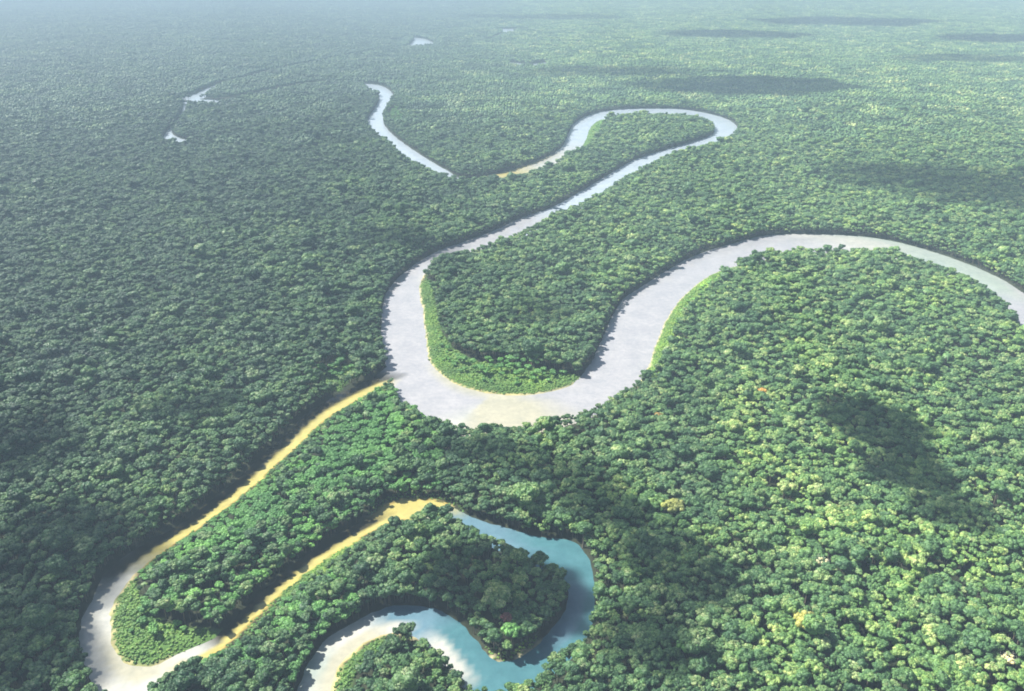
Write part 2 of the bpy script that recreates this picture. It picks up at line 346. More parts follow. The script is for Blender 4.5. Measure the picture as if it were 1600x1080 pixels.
def water_material():
    m, nt = nodes_of('silty_sky_water'); L = nt.links
    geo = nd(nt, 'ShaderNodeNewGeometry')
    a = nd(nt, 'ShaderNodeAttribute', attribute_name='silt_sky_shade')  # painted water colour: silty tone with sky reflection and bank shade
    n1 = noise(nt, geo.outputs['Position'], 0.035, 4, 0.6); n2 = noise(nt, geo.outputs['Position'], 0.35, 3, 0.6)
    c = mixrgb(nt, 1.0, a.outputs['Color'], ramp(nt, n1, [(0.3, (0.88, 0.90, 0.92)), (0.7, (1.10, 1.09, 1.08))]), 'MULTIPLY')
    d = nd(nt, 'ShaderNodeBsdfPrincipled'); n3 = noise(nt, geo.outputs['Position'], 0.16, 5, 0.7)
    c = mixrgb(nt, 1.0, c, ramp(nt, n3, [(0.3, (0.86, 0.88, 0.9)), (0.7, (1.12, 1.11, 1.1))]), 'MULTIPLY')  # fine brightness noise painted in for ripple sheen
    L.new(c, d.inputs['Base Color']); d.inputs['Roughness'].default_value = 0.16
    d.inputs['IOR'].default_value = 1.33
    b = nd(nt, 'ShaderNodeBump'); b.inputs['Strength'].default_value = 0.35; b.inputs['Distance'].default_value = 0.12
    L.new(n2, b.inputs['Height']); L.new(b.outputs[0], d.inputs['Normal'])
    o = nd(nt, 'ShaderNodeOutputMaterial'); L.new(d.outputs[0], o.inputs[0]); return m
mat_ground = ground_material(); mat_water = water_material()

# ------------------------------------------------------------------ ground and water sheets
def spaced(segs):
    out = [segs[0][0]]
    for a, b, s in segs:
        n = max(1, int(round((b - a) / s))); out += list(np.linspace(a, b, n + 1)[1:])
    return np.array(out)
def grow(a, b, s, g=1.25):
    out = []; x = a
    while x < b: s *= g; x += s; out.append(min(x, b))
    return out
xs_p = list(spaced([(0, 760, 5), (760, 1500, 8), (1500, 2600, 25)])) + grow(2600, 26000, 30)
xs = np.array(sorted(set([-v for v in xs_p if v > 0] + xs_p)))
ys = np.array([-3000, -1500, -700, -300, 0, 150, 260] + list(spaced([(330, 1500, 5), (1500, 3000, 8), (3000, 7600, 18)])) + grow(7600, 30000, 25))
GX, GY = np.meshgrid(xs, ys); gx, gy = GX.ravel(), GY.ravel()
sd, scol, beach = survey(gx, gy, 60.0)
nx, ny = len(xs), len(ys)
ii = (np.arange(ny - 1)[:, None] * nx + np.arange(nx - 1)[None, :]).ravel()
quads = np.stack([ii, ii + 1, ii + 1 + nx, ii + nx], 1)
wob = noise2(gx, gy, 70, 5) * 1.0 + noise2(gx, gy, 24, 6) * 0.8
sdw = np.where(sd < 60, sd + wob, sd)
gz = np.where(sdw > 0, np.minimum(2.4, sdw * 0.22), np.maximum(-3, sdw * 0.3))
FLOOR = np.array((0.030, 0.038, 0.022)); GRASS = np.array((0.085, 0.17, 0.045)); SAND = np.array((0.46, 0.42, 0.26)); YSAND = np.array((0.44, 0.36, 0.11))
zone = in_any(gx, gy, ZONES)
cover = np.tile(FLOOR, (len(gx), 1)); cover[gy > 9000] = (0.05, 0.085, 0.045)
cover[zone] = GRASS
yel = np.clip((scol[:, 0] - scol[:, 2]) / 0.25, 0, 1)[:, None]
sandc = SAND * (1 - yel) + YSAND * yel
bm_ = np.clip((np.minimum(beach, 2.4) + 0.6 - np.abs(sdw)) / 1.5 + 0.3, 0, 1) * (beach > 0.4) * (sdw < 30)
bm_ = bm_[:, None]
cover = cover * (1 - bm_) + sandc * bm_
me = mesh_np('ground', np.stack([gx, gy, gz], 1), quads, True); point_color(me, 'cover', cover)
me.materials.append(mat_ground); ground = bpy.data.objects.new('ground', me); COL.objects.link(ground); ground['kind'] = 'structure'

wet = sdw < 10
fq = quads[wet[quads].any(1)]
used = np.unique(fq); remap = np.full(len(gx), -1); remap[used] = np.arange(len(used))
me = mesh_np('river', np.stack([gx[used], gy[used], np.full(len(used), 0.0)], 1), remap[fq], True)
point_color(me, 'silt_sky_shade', scol[used]); me.materials.append(mat_water)
river = bpy.data.objects.new('river', me); COL.objects.link(river); river['kind'] = 'structure'

# ------------------------------------------------------------------ tree geometry
def icosphere(sub):
    t = (1 + 5 ** 0.5) / 2
    v = [(-1, t, 0), (1, t, 0), (-1, -t, 0), (1, -t, 0), (0, -1, t), (0, 1, t), (0, -1, -t), (0, 1, -t), (t, 0, -1), (t, 0, 1), (-t, 0, -1), (-t, 0, 1)]
    f = [(0, 11, 5), (0, 5, 1), (0, 1, 7), (0, 7, 10), (0, 10, 11), (1, 5, 9), (5, 11, 4), (11, 10, 2), (10, 7, 6), (7, 1, 8), (3, 9, 4), (3, 4, 2), (3, 2, 6), (3, 6, 8), (3, 8, 9), (4, 9, 5), (2, 4, 11), (6, 2, 10), (8, 6, 7), (9, 8, 1)]
    v = [np.array(p) / np.linalg.norm(p) for p in v]
    for _ in range(sub):
        c = {}; nf = []
        def mid(a, b):
            k = (min(a, b), max(a, b))
            if k not in c:
                m_ = (v[a] + v[b]) / 2; v.append(m_ / np.linalg.norm(m_)); c[k] = len(v) - 1
            return c[k]
        for a, b, d in f:
            ab, bd, da = mid(a, b), mid(b, d), mid(d, a)
            nf += [(a, ab, da), (b, bd, ab), (d, da, bd), (ab, bd, da)]
        f = nf
    return np.array(v), np.array(f)
ICO = [icosphere(k) for k in range(3)]

class Acc:
    def __init__(s): s.v = []; s.f = []; s.t = []; s.n = 0
    def add(s, v, f, t):
        s.v.append(v); s.f.append(f + s.n); s.t.append(np.full(len(v), t) if np.isscalar(t) else t); s.n += len(v)
    def mesh(s, name, mat):
        me = mesh_np(name, np.vstack(s.v), np.vstack(s.f)); point_float(me, 'tint', np.concatenate(s.t)); me.materials.append(mat); return me

def lump(acc, c, r, flat, sub, jit, tint, r_):
    v, f = ICO[sub]
    n = v * (1 + r_.uniform(-jit, jit, (len(v), 1))) * r_.uniform(0.75, 1.25, 3)
    acc.add(n * np.array((r, r, r * flat)) + c, f, np.clip(tint + r_.uniform(-0.3, 0.3, len(v)), 0, 1))
def leaves(acc, c, r, flat, n, size, r_, tint):
    """leaf sprays standing out of the clump surface, each a bent pair of triangles"""
    d = r_.normal(size=(n, 3)); d[:, 2] = np.abs(d[:, 2]) * 0.9 + 0.05; d /= np.linalg.norm(d, axis=1)[:, None]
    p = d * np.array((r, r, r * flat)) * r_.uniform(0.92, 1.22, (n, 1)) + c
    a = r_.normal(size=(n, 3)); a -= (a * d).sum(1)[:, None] * d * 0.6; a /= np.linalg.norm(a, axis=1)[:, None]
    b = np.cross(d + r_.normal(size=(n, 3)) * 0.5, a); b /= np.linalg.norm(b, axis=1)[:, None] + 1e-6
    s = size * r_.uniform(0.6, 1.4, (n, 1))
    q = np.stack([p - a * s, p - b * s * 0.5, p + a * s + d * s * 0.3, p + b * s * 0.5], 1).reshape(-1, 3)
    k = np.arange(n) * 4
    f = np.vstack([np.stack([k, k + 1, k + 2], 1), np.stack([k, k + 2, k + 3], 1)])
    acc.add(q, f, np.repeat(np.clip(tint + r_.uniform(-0.3, 0.4, n), 0, 1), 4))

def crown_mesh(name, mat, seed, n_l, R_, flat, sub=2, leaf=60, spread=0.70, lr=(0.30, 0.44), leafsize=0.55, gap=0.0):
    """crown of unit scale: radius about R_ metres, its base at z = 0"""
    r_ = np.random.default_rng(seed); acc = Acc()
    H = R_ * flat
    lump(acc, np.array((0, 0, H * 0.30)), R_ * 0.62, flat * 0.55, 1, 0.16, 0.15, r_)
    for k in range(n_l):
        a = k * 2.39996 + r_.uniform(-0.3, 0.3); q = math.sqrt((k + 0.5) / n_l) * spread
        rad = q * R_ * r_.uniform(0.88, 1.15)
        lrad = R_ * r_.uniform(*lr)
        z = H * (0.35 + 0.62 * math.sqrt(max(0, 1 - (q / 1.02) ** 2))) * r_.uniform(0.82, 1.12) - lrad * 0.35
        c = np.array((math.cos(a) * rad, math.sin(a) * rad, z)); t = r_.uniform(0.1, 0.9)
        lump(acc, c, lrad, r_.uniform(0.62, 0.9), sub, 0.28, t, r_)
        if leaf: leaves(acc, c, lrad, 0.75, leaf, leafsize, r_, t)
    return acc.mesh(name, mat)
def palm_mesh(name, mat, seed):
    r_ = np.random.default_rng(seed); acc = Acc()
    for k in range(15):
        a = k * 2 * math.pi / 15 * 1.0 + r_.uniform(-0.2, 0.2); ln = r_.uniform(3.8, 4.9); up = r_.uniform(0.5, 1.6)
        d = np.array((math.cos(a), math.sin(a), 0)); s = np.array((-math.sin(a), math.cos(a), 0)); v = []
        for j in range(6):
            u = j / 5; w = 0.95 * math.sin(math.pi * min(0.96, u * 0.85 + 0.12)); p = d * ln * u + np.array((0, 0, 2.2 + up * 3 * u * (1 - u) * 1.6 - 2.4 * u * u))
            v += [p - s * w - np.array((0, 0, w * 0.5)), p, p + s * w - np.array((0, 0, w * 0.5))]
        f = []
        for j in range(5):
            for i in (0, 1):
                q = j * 3 + i; f += [(q, q + 1, q + 4), (q, q + 4, q + 3)]
        acc.add(np.array(v), np.array(f), r_.uniform(0.2, 0.8))
    lump(acc, np.array((0, 0, 2.0)), 0.8, 0.9, 1, 0.15, 0.2, r_)
    return acc.mesh(name, mat)
def tube(acc, p0, p1, r0, r1, n=7, tint=0.5):
    p0, p1 = np.array(p0, float), np.array(p1, float); d = p1 - p0; d /= np.linalg.norm(d)
    u = np.cross(d, (0.3, 1, 0.2)); u /= np.linalg.norm(u); w = np.cross(d, u)
    a = np.arange(n) * 2 * math.pi / n; ring = np.cos(a)[:, None] * u + np.sin(a)[:, None] * w
    v = np.vstack([p0 + ring * r0, p1 + ring * r1]); f = []
    for k in range(n):
        q = (k + 1) % n; f += [(k, q, n + q), (k, n + q, n + k)]
    acc.add(v, np.array(f), tint)
def trunk_mesh(name, mat, seed, H, R_, limbs=6, r0=0.55, twigs=0):
    """trunk of height H with limbs reaching into the crown above it"""
    r_ = np.random.default_rng(seed); acc = Acc(); p = np.array((0, 0, -2.5 - 0.0)); rr = r0 * 1.5
    for k in range(4):
        q = np.array((r_.uniform(-0.3, 0.3), r_.uniform(-0.3, 0.3), H * (k + 1) / 4)); r1 = r0 * (1 - 0.13 * k)
        tube(acc, p, q, rr, r1, 9); p, rr = q, r1
    for k in range(limbs):
        a = k * 2.4 + r_.uniform(-0.3, 0.3); e = p + np.array((math.cos(a), math.sin(a), 0)) * R_ * r_.uniform(0.5, 0.8) + np.array((0, 0, R_ * r_.uniform(0.45, 0.75)))
        m_ = (p + e) / 2 + np.array((0, 0, -0.3)); tube(acc, p, m_, rr * 0.55, rr * 0.36, 6); tube(acc, m_, e, rr * 0.36, rr * 0.14, 6)
        for j in range(twigs):
            b = r_.uniform(0, 6.28); s = m_ + (e - m_) * r_.uniform(0.2, 1)
            tube(acc, s, s + np.array((math.cos(b), math.sin(b), r_.uniform(0.2, 0.9))) * R_ * 0.28, rr * 0.16, 0.04, 5)
    return acc.mesh(name, mat)

CR = 5.6
crowns = [crown_mesh('crown_broad', mat_leaf, 1, 11, CR, 0.95),
          crown_mesh('crown_dome', mat_leaf, 2, 8, CR * 0.92, 1.15, lr=(0.36, 0.5)),
          crown_mesh('crown_loose', mat_leaf, 3, 15, CR * 1.06, 0.8, lr=(0.20, 0.33), leaf=34, spread=0.8),
          crown_mesh('crown_tall', mat_leaf, 4, 9, CR * 0.85, 1.45, lr=(0.3, 0.45)),
          crown_mesh('crown_flat', mat_leaf, 5, 14, CR * 1.1, 0.62, lr=(0.22, 0.36), leaf=34, spread=0.78),
          crown_mesh('crown_ragged', mat_leaf, 6, 10, CR, 1.0, lr=(0.2, 0.42), leaf=50, leafsize=0.8, spread=0.78),
          palm_mesh('crown_palm', mat_leaf, 7)]
big_broad = crown_mesh('crown_great', mat_leaf, 21, 34, CR * 1.0, 0.72, lr=(0.15, 0.24), leaf=30, leafsize=0.3, spread=0.86)
light_crown = crown_mesh('crown_light', mat_leaf_light, 22, 12, CR, 0.8, lr=(0.25, 0.40), leafsize=0.45)
trunks = [trunk_mesh('trunk_a', mat_bark, 31, 14, CR), trunk_mesh('trunk_b', mat_bark, 32, 14, CR, 5), trunk_mesh('trunk_c', mat_bark, 33, 14, CR, 7)]
palm_trunk = trunk_mesh('trunk_palm', mat_bark, 34, 14, 1.0, 0, 0.3)

# ------------------------------------------------------------------ scatter of the forest
def view_px(X, Y, Z):
    y = Y * CP - (Z - CAM_H) * SP; z = Y * SP + (Z - CAM_H) * CP
    return 800 + F * X / y, 540 - F * z / y, y
SP_ = 6.0
def scatter(y0, y1, step, margin=160):
    yy = np.arange(y0, y1, step); X = []; Y = []
    for k, y in enumerate(yy):
        w = 0.60 * (y * CP + CAM_H * SP) + margin
        x = np.arange(-w, w, step) + (step / 2 if k % 2 else 0); X.append(x); Y.append(np.full(len(x), y))
    X, Y = np.concatenate(X), np.concatenate(Y)
    return X + rng.uniform(-0.42, 0.42, len(X)) * step, Y + rng.uniform(-0.42, 0.42, len(X)) * step

NEAR_END = 3120.0; CELL = 60.0
def is_grove(ci, cj):
    h = np.abs(np.sin(ci * 127.1 + cj * 311.7) * 43758.5453) % 1.0
    return h < np.clip((cj * CELL - 2200.0) / 850.0, 0, 1)
tx, ty = scatter(330, NEAR_END, SP_)
tsd, _, tbeach = survey(tx, ty, 40.0)
wobt = noise2(tx, ty, 70, 5) * 1.0 + noise2(tx, ty, 24, 6) * 0.8
zoned = in_any(tx, ty, ZONES)
keep = (tsd + np.where(tsd < 60, wobt, 0) > np.maximum(tbeach * 1.8 + 1.0, 2.0)) & (~zoned | ((rng.uniform(size=len(tx)) < np.clip((tsd - 9) * 0.02, 0, 0.35)) & (tsd > 11)))
keep &= rng.uniform(size=len(tx)) > 0.025 + 0.10 * (noise2(tx, ty, 90, 33) > 0.45)
tx, ty, tsd = tx[keep], ty[keep], tsd[keep]; tbeach = tbeach[keep]
gcell = is_grove(np.round(tx / CELL), np.round(ty / CELL))
_g = survey(np.round(tx / CELL) * CELL, np.round(ty / CELL) * CELL, 150.0)[0] > CELL * 0.75
kk = ~(gcell & _g); tx, ty, tsd, tbeach = tx[kk], ty[kk], tsd[kk], tbeach[kk]
# closer row of smaller trees along every nearer bank
jx, jy = scatter(330, NEAR_END, 4.5, 60); jsd, _, jb = survey(jx, jy, 30.0)
jw = jsd + np.where(jsd < 60, noise2(jx, jy, 70, 5) * 1.0 + noise2(jx, jy, 24, 6) * 0.8, 0)
jk = (jw > jb * 1.5 + 1.2) & (jw < jb + 10) & (rng.uniform(size=len(jx)) < np.where(jb > 1, 0.55, 1.0)) & ~in_any(jx, jy, ZONES)
n_main = len(tx); tx = np.concatenate([tx, jx[jk]]); ty = np.concatenate([ty, jy[jk]]); tsd = np.concatenate([tsd, jsd[jk]]); tbeach = np.concatenate([tbeach, jb[jk]])
n = len(tx)
tk = rng.choice([0, 1, 2, 3, 4, 5, 6], n, p=[0.23, 0.2, 0.17, 0.11, 0.12, 0.13, 0.04])
ts = np.clip(rng.lognormal(-0.36, 0.28, n), 0.36, 1.3) * (1 + 0.2 * noise2(tx, ty, 130, 9))
ts[n_main:] *= 0.62
emer = (rng.uniform(size=n) < 0.03) & (np.arange(n) < n_main)
ts[emer] *= rng.uniform(1.3, 1.75, emer.sum())
light = (in_any(tx, ty, LIGHTS) & (rng.uniform(size=n) < 0.85)) | (in_any(tx, ty, STRIPS) & (rng.uniform(size=n) < 0.5))
tk[light] = 7; ts[light] = rng.uniform(0.6, 0.95, light.sum())
th = 12.0 + 3.0 * noise2(tx, ty, 120, 10) + rng.normal(0, 1.6, n) + np.where(emer, 5, 0) - np.where(np.arange(n) >= n_main, 4, 0)      # height of crown base
edge = np.clip(tsd / 25.0, 0, 1); th = th * (0.66 + 0.34 * edge); ts *= 0.8 + 0.2 * edge
slope = np.clip((tsd - 8) / 34, 0, 1); lowbank = (tbeach >= 2.9) & (tsd < 42)
th[lowbank] *= 0.15 + 0.85 * slope[lowbank]; ts[lowbank] *= 0.6 + 0.4 * slope[lowbank]
th[light] *= 0.75
young = in_any(tx, ty, ZONES); tk[young] = 7; ts[young] = np.clip(0.2 + 0.014 * tsd[young], 0.2, 0.7) * rng.uniform(0.8, 1.3, young.sum()); th[young] = np.clip((tsd[young] - 8) * 0.22, 0.2, 8) * rng.uniform(0.7, 1.3, young.sum())
tr = rng.uniform(0, 2 * math.pi, n)
print('near trees', n)

# trees the photograph shows apart from the rest: (px, py at crown, scale, kind, label)
special = [
 (832, 722, 1.75, 'great', 'big rounded grey-green crown rising above dark trees just below the wide river bend'),
 (1052, 795, 1.7, 'olive', 'round olive tree at the edge of the dark cloud shadow right of the turquoise bend'),
 (1262, 978, 1.85, 'olive', 'large olive-yellow dome-crowned tree in the bright forest at lower right'),
 (1530, 1012, 2.0, 'great', 'broad spreading tree beside the small pale tree near the lower right corner'),
 (1575, 1030, 1.0, 'pale', 'small whitish tree near the lower right corner of the forest'),
 (1283, 878, 1.05, 'pale', 'pale flowering tree of whitish sprays standing alone in bright forest right of centre'),
 (1190, 612, 1.1, 'orange', 'orange-leaved tree in bright canopy right of the wide river bend'),
 (1030, 650, 1.0, 'orange', 'rust-tinted tree just below the right end of the wide river bend'),
 (800, 985, 1.3, 'light', 'single light green tree on the dark peninsula inside the turquoise bend'),
 (792, 965, 0.9, 'purple', 'dark reddish tree beside the light green one inside the turquoise bend'),
 (1075, 1010, 1.35, 'light', 'bright green spreading tree right of the turquoise channel near the bottom'),
]
SPEC_MAT = {'great': mat_leaf, 'olive': mat_leaf_olive, 'pale': mat_leaf_pale, 'orange': mat_leaf_orange, 'light': mat_leaf_light, 'purple': mat_leaf_purple}
spec_xy = []
for (px, py, s, kd, lb) in special:
    p = px_to_world(px, py, 18); spec_xy.append((p[0], p[1], s))
keepm = np.ones(n, dtype=bool)
for (x, y, s) in spec_xy: keepm &= np.hypot(tx - x, ty - y) > 4.6 * s
tx, ty, tk, ts, th, tr, tsd, light = [a[keepm] for a in (tx, ty, tk, ts, th, tr, tsd, light)]; n = len(tx); young = in_any(tx, ty, ZONES)

def make_tree(x, y, z0, rot, s, hbase, crown_me, trunk_me, label, group):
    o = bpy.data.objects.new('palm_tree' if trunk_me is palm_trunk else 'tree', None); COL.objects.link(o)
    o.location = (x, y, z0); o.rotation_euler = (0, 0, rot); o.empty_display_size = 2
    tag(o, label, 'palm' if trunk_me is palm_trunk else 'tree', group)
    t = bpy.data.objects.new('trunk', trunk_me); t.parent = o; t.scale = (s, s, (hbase + 1.0) / 14.0); COL.objects.link(t)
    c = bpy.data.objects.new('crown', crown_me); c.parent = o; c.location = (0, 0, hbase); c.scale = (s, s, s); COL.objects.link(c)
    return o

spec_crowns = {'olive': crown_mesh('crown_olive', mat_leaf_olive, 41, 30, CR, 0.75, lr=(0.16, 0.25), leaf=30, leafsize=0.3, spread=0.84),
               'great': big_broad, 'light': crown_mesh('crown_bright', mat_leaf_light, 42, 18, CR, 0.7, lr=(0.2, 0.32), leaf=34, leafsize=0.35, spread=0.82),
               'pale': crown_mesh('crown_pale', mat_leaf_pale, 43, 9, CR, 0.8, sub=1, lr=(0.12, 0.22), leaf=40, leafsize=0.4, spread=0.85),
               'orange': crown_mesh('crown_orange', mat_leaf_orange, 44, 11, CR, 0.85, lr=(0.22, 0.34)),
               'purple': crown_mesh('crown_reddish', mat_leaf_purple, 45, 11, CR, 0.85, lr=(0.22, 0.34))}
pale_trunk = trunk_mesh('trunk_pale', mat_palebark, 35, 14, CR * 1.2, 8, 0.5, 5)
for (px, py, s, kd, lb), (x, y, _) in zip(special, spec_xy):
    make_tree(x, y, 2.4, random.uniform(0, 6.28), s, 15.0 if s > 1.4 else 13.0, spec_crowns[kd], pale_trunk if kd == 'pale' else trunks[0], lb, None)

px, py, dep = view_px(tx, ty, th + 4)
score = ts * CR * np.where(tk == 6, 0.7, 1) / dep
score[(px < -4) | (px > 1604) | (py > 1082) | (py < 0) | young] = 0
pick = np.argsort(-score)[:285]; individual = np.zeros(n, dtype=bool); individual[pick] = True
def region(px, py):
    if px < 150: return 'in the bottom left corner, left of the pale loop'
    if px < 480 and py > 1000: return 'at the bottom edge between the pale loop and creamy channel'
    if 500 <= px < 735 and py > 985: return 'on the small peninsula at bottom centre'
    if 735 <= px < 1000 and py > 1000: return 'at the bottom edge below the turquoise bend'
    if px < 480: return 'between the two narrow yellow-edged channels'
    if 540 < px < 890 and 790 < py: return 'on the dark peninsula inside the turquoise bend'
    if px >= 1300 and py > 950: return 'in the bright bottom right corner'
    if px >= 1000 and py > 900: return 'in bright forest right of the turquoise bend'
    if px >= 900 and py > 640: return 'in bright forest right of the bends'
    if px >= 600 and py > 650: return 'in dark forest below the wide bend'
    if px < 620: return 'in the forest left of the river'
    return 'in the far forest beyond the wide bend'
KINDNAME = ['broad round-crowned', 'dense domed', 'loose open-crowned', 'tall narrow-crowned', 'flat-topped', 'ragged-crowned', 'feathery palm', 'light green']
for i in pick:
    k = int(tk[i]); lab = KINDNAME[k] + (' ' if k == 6 else ' tree ' if k == 7 else ' green tree ') + region(px[i], py[i]); big = ts[i] > 1.2
    if big: lab = 'large ' + lab
    g = lab[:1].lower() + lab[1:].replace(' tree ', ' trees ')
    make_tree(tx[i], ty[i], 2.4, tr[i], ts[i], th[i], light_crown if k == 7 else crowns[k], palm_trunk if k == 6 else trunks[i % 3], lab, g)

def scatter_object(name, P, kinds, scales, rots, sources, label, cat):
    """one point mesh whose geometry nodes plant the tree forms on its points"""
    me = bpy.data.meshes.new(name); me.vertices.add(len(P)); me.vertices.foreach_set('co', np.asarray(P, dtype=np.float32).ravel())
    a = me.attributes.new('form', 'INT', 'POINT'); a.data.foreach_set('value', np.asarray(kinds, dtype=np.int32))
    a = me.attributes.new('size', 'FLOAT_VECTOR', 'POINT'); a.data.foreach_set('vector', np.asarray(scales, dtype=np.float32).ravel())
    a = me.attributes.new('turn', 'FLOAT', 'POINT'); a.data.foreach_set('value', np.asarray(rots, dtype=np.float32))
    o = bpy.data.objects.new(name, me); COL.objects.link(o); tag(o, label, cat, None, 'stuff')
    ng = bpy.data.node_groups.new(name + '_planting', 'GeometryNodeTree')
    ng.interface.new_socket('Geometry', in_out='INPUT', socket_type='NodeSocketGeometry')
    ng.interface.new_socket('Geometry', in_out='OUTPUT', socket_type='NodeSocketGeometry')
    gi = ng.nodes.new('NodeGroupInput'); go = ng.nodes.new('NodeGroupOutput'); L = ng.links
    join = ng.nodes.new('GeometryNodeJoinGeometry')
    def attr(nm, t):
        q = ng.nodes.new('GeometryNodeInputNamedAttribute'); q.data_type = t; q.inputs['Name'].default_value = nm
        return q.outputs['Attribute']
    fa, sa, ta = attr('form', 'INT'), attr('size', 'FLOAT_VECTOR'), attr('turn', 'FLOAT')
    cx = ng.nodes.new('ShaderNodeCombineXYZ'); L.new(ta, cx.inputs['Z'])
    for k, mesh in enumerate(sources):
        src = bpy.data.objects.new(name + '_form', mesh)          # never linked: a shape the node tree reads
        oi = ng.nodes.new('GeometryNodeObjectInfo'); oi.inputs['Object'].default_value = src
        oi.inputs['As Instance'].default_value = False
        cmp_ = ng.nodes.new('FunctionNodeCompare'); cmp_.data_type = 'INT'; cmp_.operation = 'EQUAL'
        L.new(fa, cmp_.inputs[2]); cmp_.inputs[3].default_value = k
        ip = ng.nodes.new('GeometryNodeInstanceOnPoints')
        L.new(gi.outputs[0], ip.inputs['Points']); L.new(cmp_.outputs[0], ip.inputs['Selection'])
        L.new(oi.outputs['Geometry'], ip.inputs['Instance']); L.new(cx.outputs[0], ip.inputs['Rotation']); L.new(sa, ip.inputs['Scale'])
        L.new(ip.outputs[0], join.inputs[0])
    L.new(join.outputs[0], go.inputs[0])
    md = o.modifiers.new('planting', 'NODES'); md.node_group = ng
    return o

m = ~individual
# every planted tree form carries its own trunk below the crown
def with_trunk(crown_me, name, palm=False):
    a = Acc()
    v = np.empty(len(crown_me.vertices) * 3, dtype=np.float32); crown_me.vertices.foreach_get('co', v)
    f = np.empty(len(crown_me.polygons) * 3, dtype=np.int32); crown_me.loops.foreach_get('vertex_index', f)
    t = np.empty(len(crown_me.vertices), dtype=np.float32); crown_me.attributes['tint'].data.foreach_get('value', t)
    a.add(v.reshape(-1, 3), f.reshape(-1, 3), t); nf0 = len(f) // 3
    b = Acc(); tube(b, (0, 0, -14), (0, 0, 1.5), 0.45, 0.3, 6)
    a.add(b.v[0], b.f[0], 0.5)
    me = a.mesh(name, crown_me.materials[0]); me.materials.append(mat_bark)
    mi = np.zeros(len(me.polygons), dtype=np.int32); mi[nf0:] = 1; me.polygons.foreach_set('material_index', mi)
    return me
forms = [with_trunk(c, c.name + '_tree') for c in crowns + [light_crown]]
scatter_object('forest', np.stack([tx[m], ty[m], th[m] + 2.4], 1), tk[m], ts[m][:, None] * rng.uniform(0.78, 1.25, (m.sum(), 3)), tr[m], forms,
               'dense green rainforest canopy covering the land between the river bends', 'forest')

# farther forest: whole groves of simpler trees; single simple trees next to the far rivers
def lowcrown(acc, x, y, z, R_, r_, t, n=3, sub=1):
    for k in range(n):
        a = r_.uniform(0, 6.28); q = R_ * 0.38 if k else 0
        lump(acc, np.array((x + math.cos(a) * q, y + math.sin(a) * q, z - k * R_ * 0.12)), R_ * (0.78 if k == 0 else 0.55), 0.85, sub, 0.2, min(1, t + 0.15 * k), r_)
low = []
for k in range(4):
    r_ = np.random.default_rng(60 + k); acc = Acc(); lowcrown(acc, 0, 0, 2.6, 5.2, r_, 0.3 + 0.1 * k, 4); tube(acc, (0, 0, -14), (0, 0, 1), 0.5, 0.3, 5); low.append(acc.mesh('simple_tree', mat_leaf))
def grove(seed, half, step):
    r_ = np.random.default_rng(seed); acc = Acc(); g = np.arange(-half, half, step) + step / 2
    for a in g:
        for b in g:
            s = r_.uniform(0.6, 1.12) * (1.6 if r_.uniform() < 0.05 else 1)
            x, y = a + r_.uniform(-3.2, 3.2), b + r_.uniform(-3.2, 3.2)
            lowcrown(acc, x, y, 15.0 + r_.normal(0, 2.6), 5.0 * s, r_, r_.uniform(0, 1.0), 3)
    return acc.mesh('grove', mat_leaf)
groves = [grove(70 + k, CELL / 2, 8.6) for k in range(7)]
FAR_END = 13000.0
cy_ = np.arange(2220, FAR_END, CELL); cxs, cys = [], []
for y in cy_:
    w = 0.60 * (y * CP + CAM_H * SP) + 250; x = np.arange(-math.ceil(w / CELL), math.ceil(w / CELL) + 1) * CELL; cxs.append(x); cys.append(np.full(len(x), y))
cxs, cys = np.concatenate(cxs), np.concatenate(cys)
csd, _, _ = survey(cxs, cys, 150.0)
grv = is_grove(np.round(cxs / CELL), np.round(cys / CELL)); far = (csd > CELL * 0.75) & grv
beyond = cys > NEAR_END + 1
gk = rng.integers(0, len(groves), far.sum()); P = np.stack([cxs[far], cys[far], 1.5 + 2.0 * noise2(cxs[far], cys[far], 400, 12)], 1)
hz = rng.uniform(0.9, 1.12, far.sum())
_nf = ~far & beyond; near_cells = np.stack([cxs[_nf], cys[_nf]], 1)
ox, oy = np.meshgrid(np.arange(7) * CELL / 7 - CELL / 2 + 4, np.arange(7) * CELL / 7 - CELL / 2 + 4)
fx = (near_cells[:, 0][:, None] + ox.ravel()[None, :]).ravel(); fy = (near_cells[:, 1][:, None] + oy.ravel()[None, :]).ravel()
fx = fx + rng.uniform(-3.5, 3.5, len(fx)); fy = fy + rng.uniform(-3.5, 3.5, len(fy))
fsd, _, fb = survey(fx, fy, 80.0); kp = (fsd > 3.0 + fb) & ~in_any(fx, fy, ZONES); fx, fy = fx[kp], fy[kp]
print('groves', far.sum(), 'far single', len(fx))
fs = rng.uniform(0.7, 1.2, len(fx))
allP = np.vstack([P, np.stack([fx, fy, 11 + rng.normal(0, 1.6, len(fx))], 1)])
kinds = np.concatenate([gk, len(groves) + rng.integers(0, 4, len(fx))])
sc_ = np.vstack([np.stack([np.ones(len(hz)), np.ones(len(hz)), hz], 1), np.repeat(fs[:, None], 3, 1)])
rt = np.concatenate([rng.integers(0, 4, far.sum()) * math.pi / 2, rng.uniform(0, 6.28, len(fx))])
scatter_object('distant_forest', allP, kinds, sc_, rt, groves + low, 'hazy blue-green rainforest reaching to the horizon', 'forest')

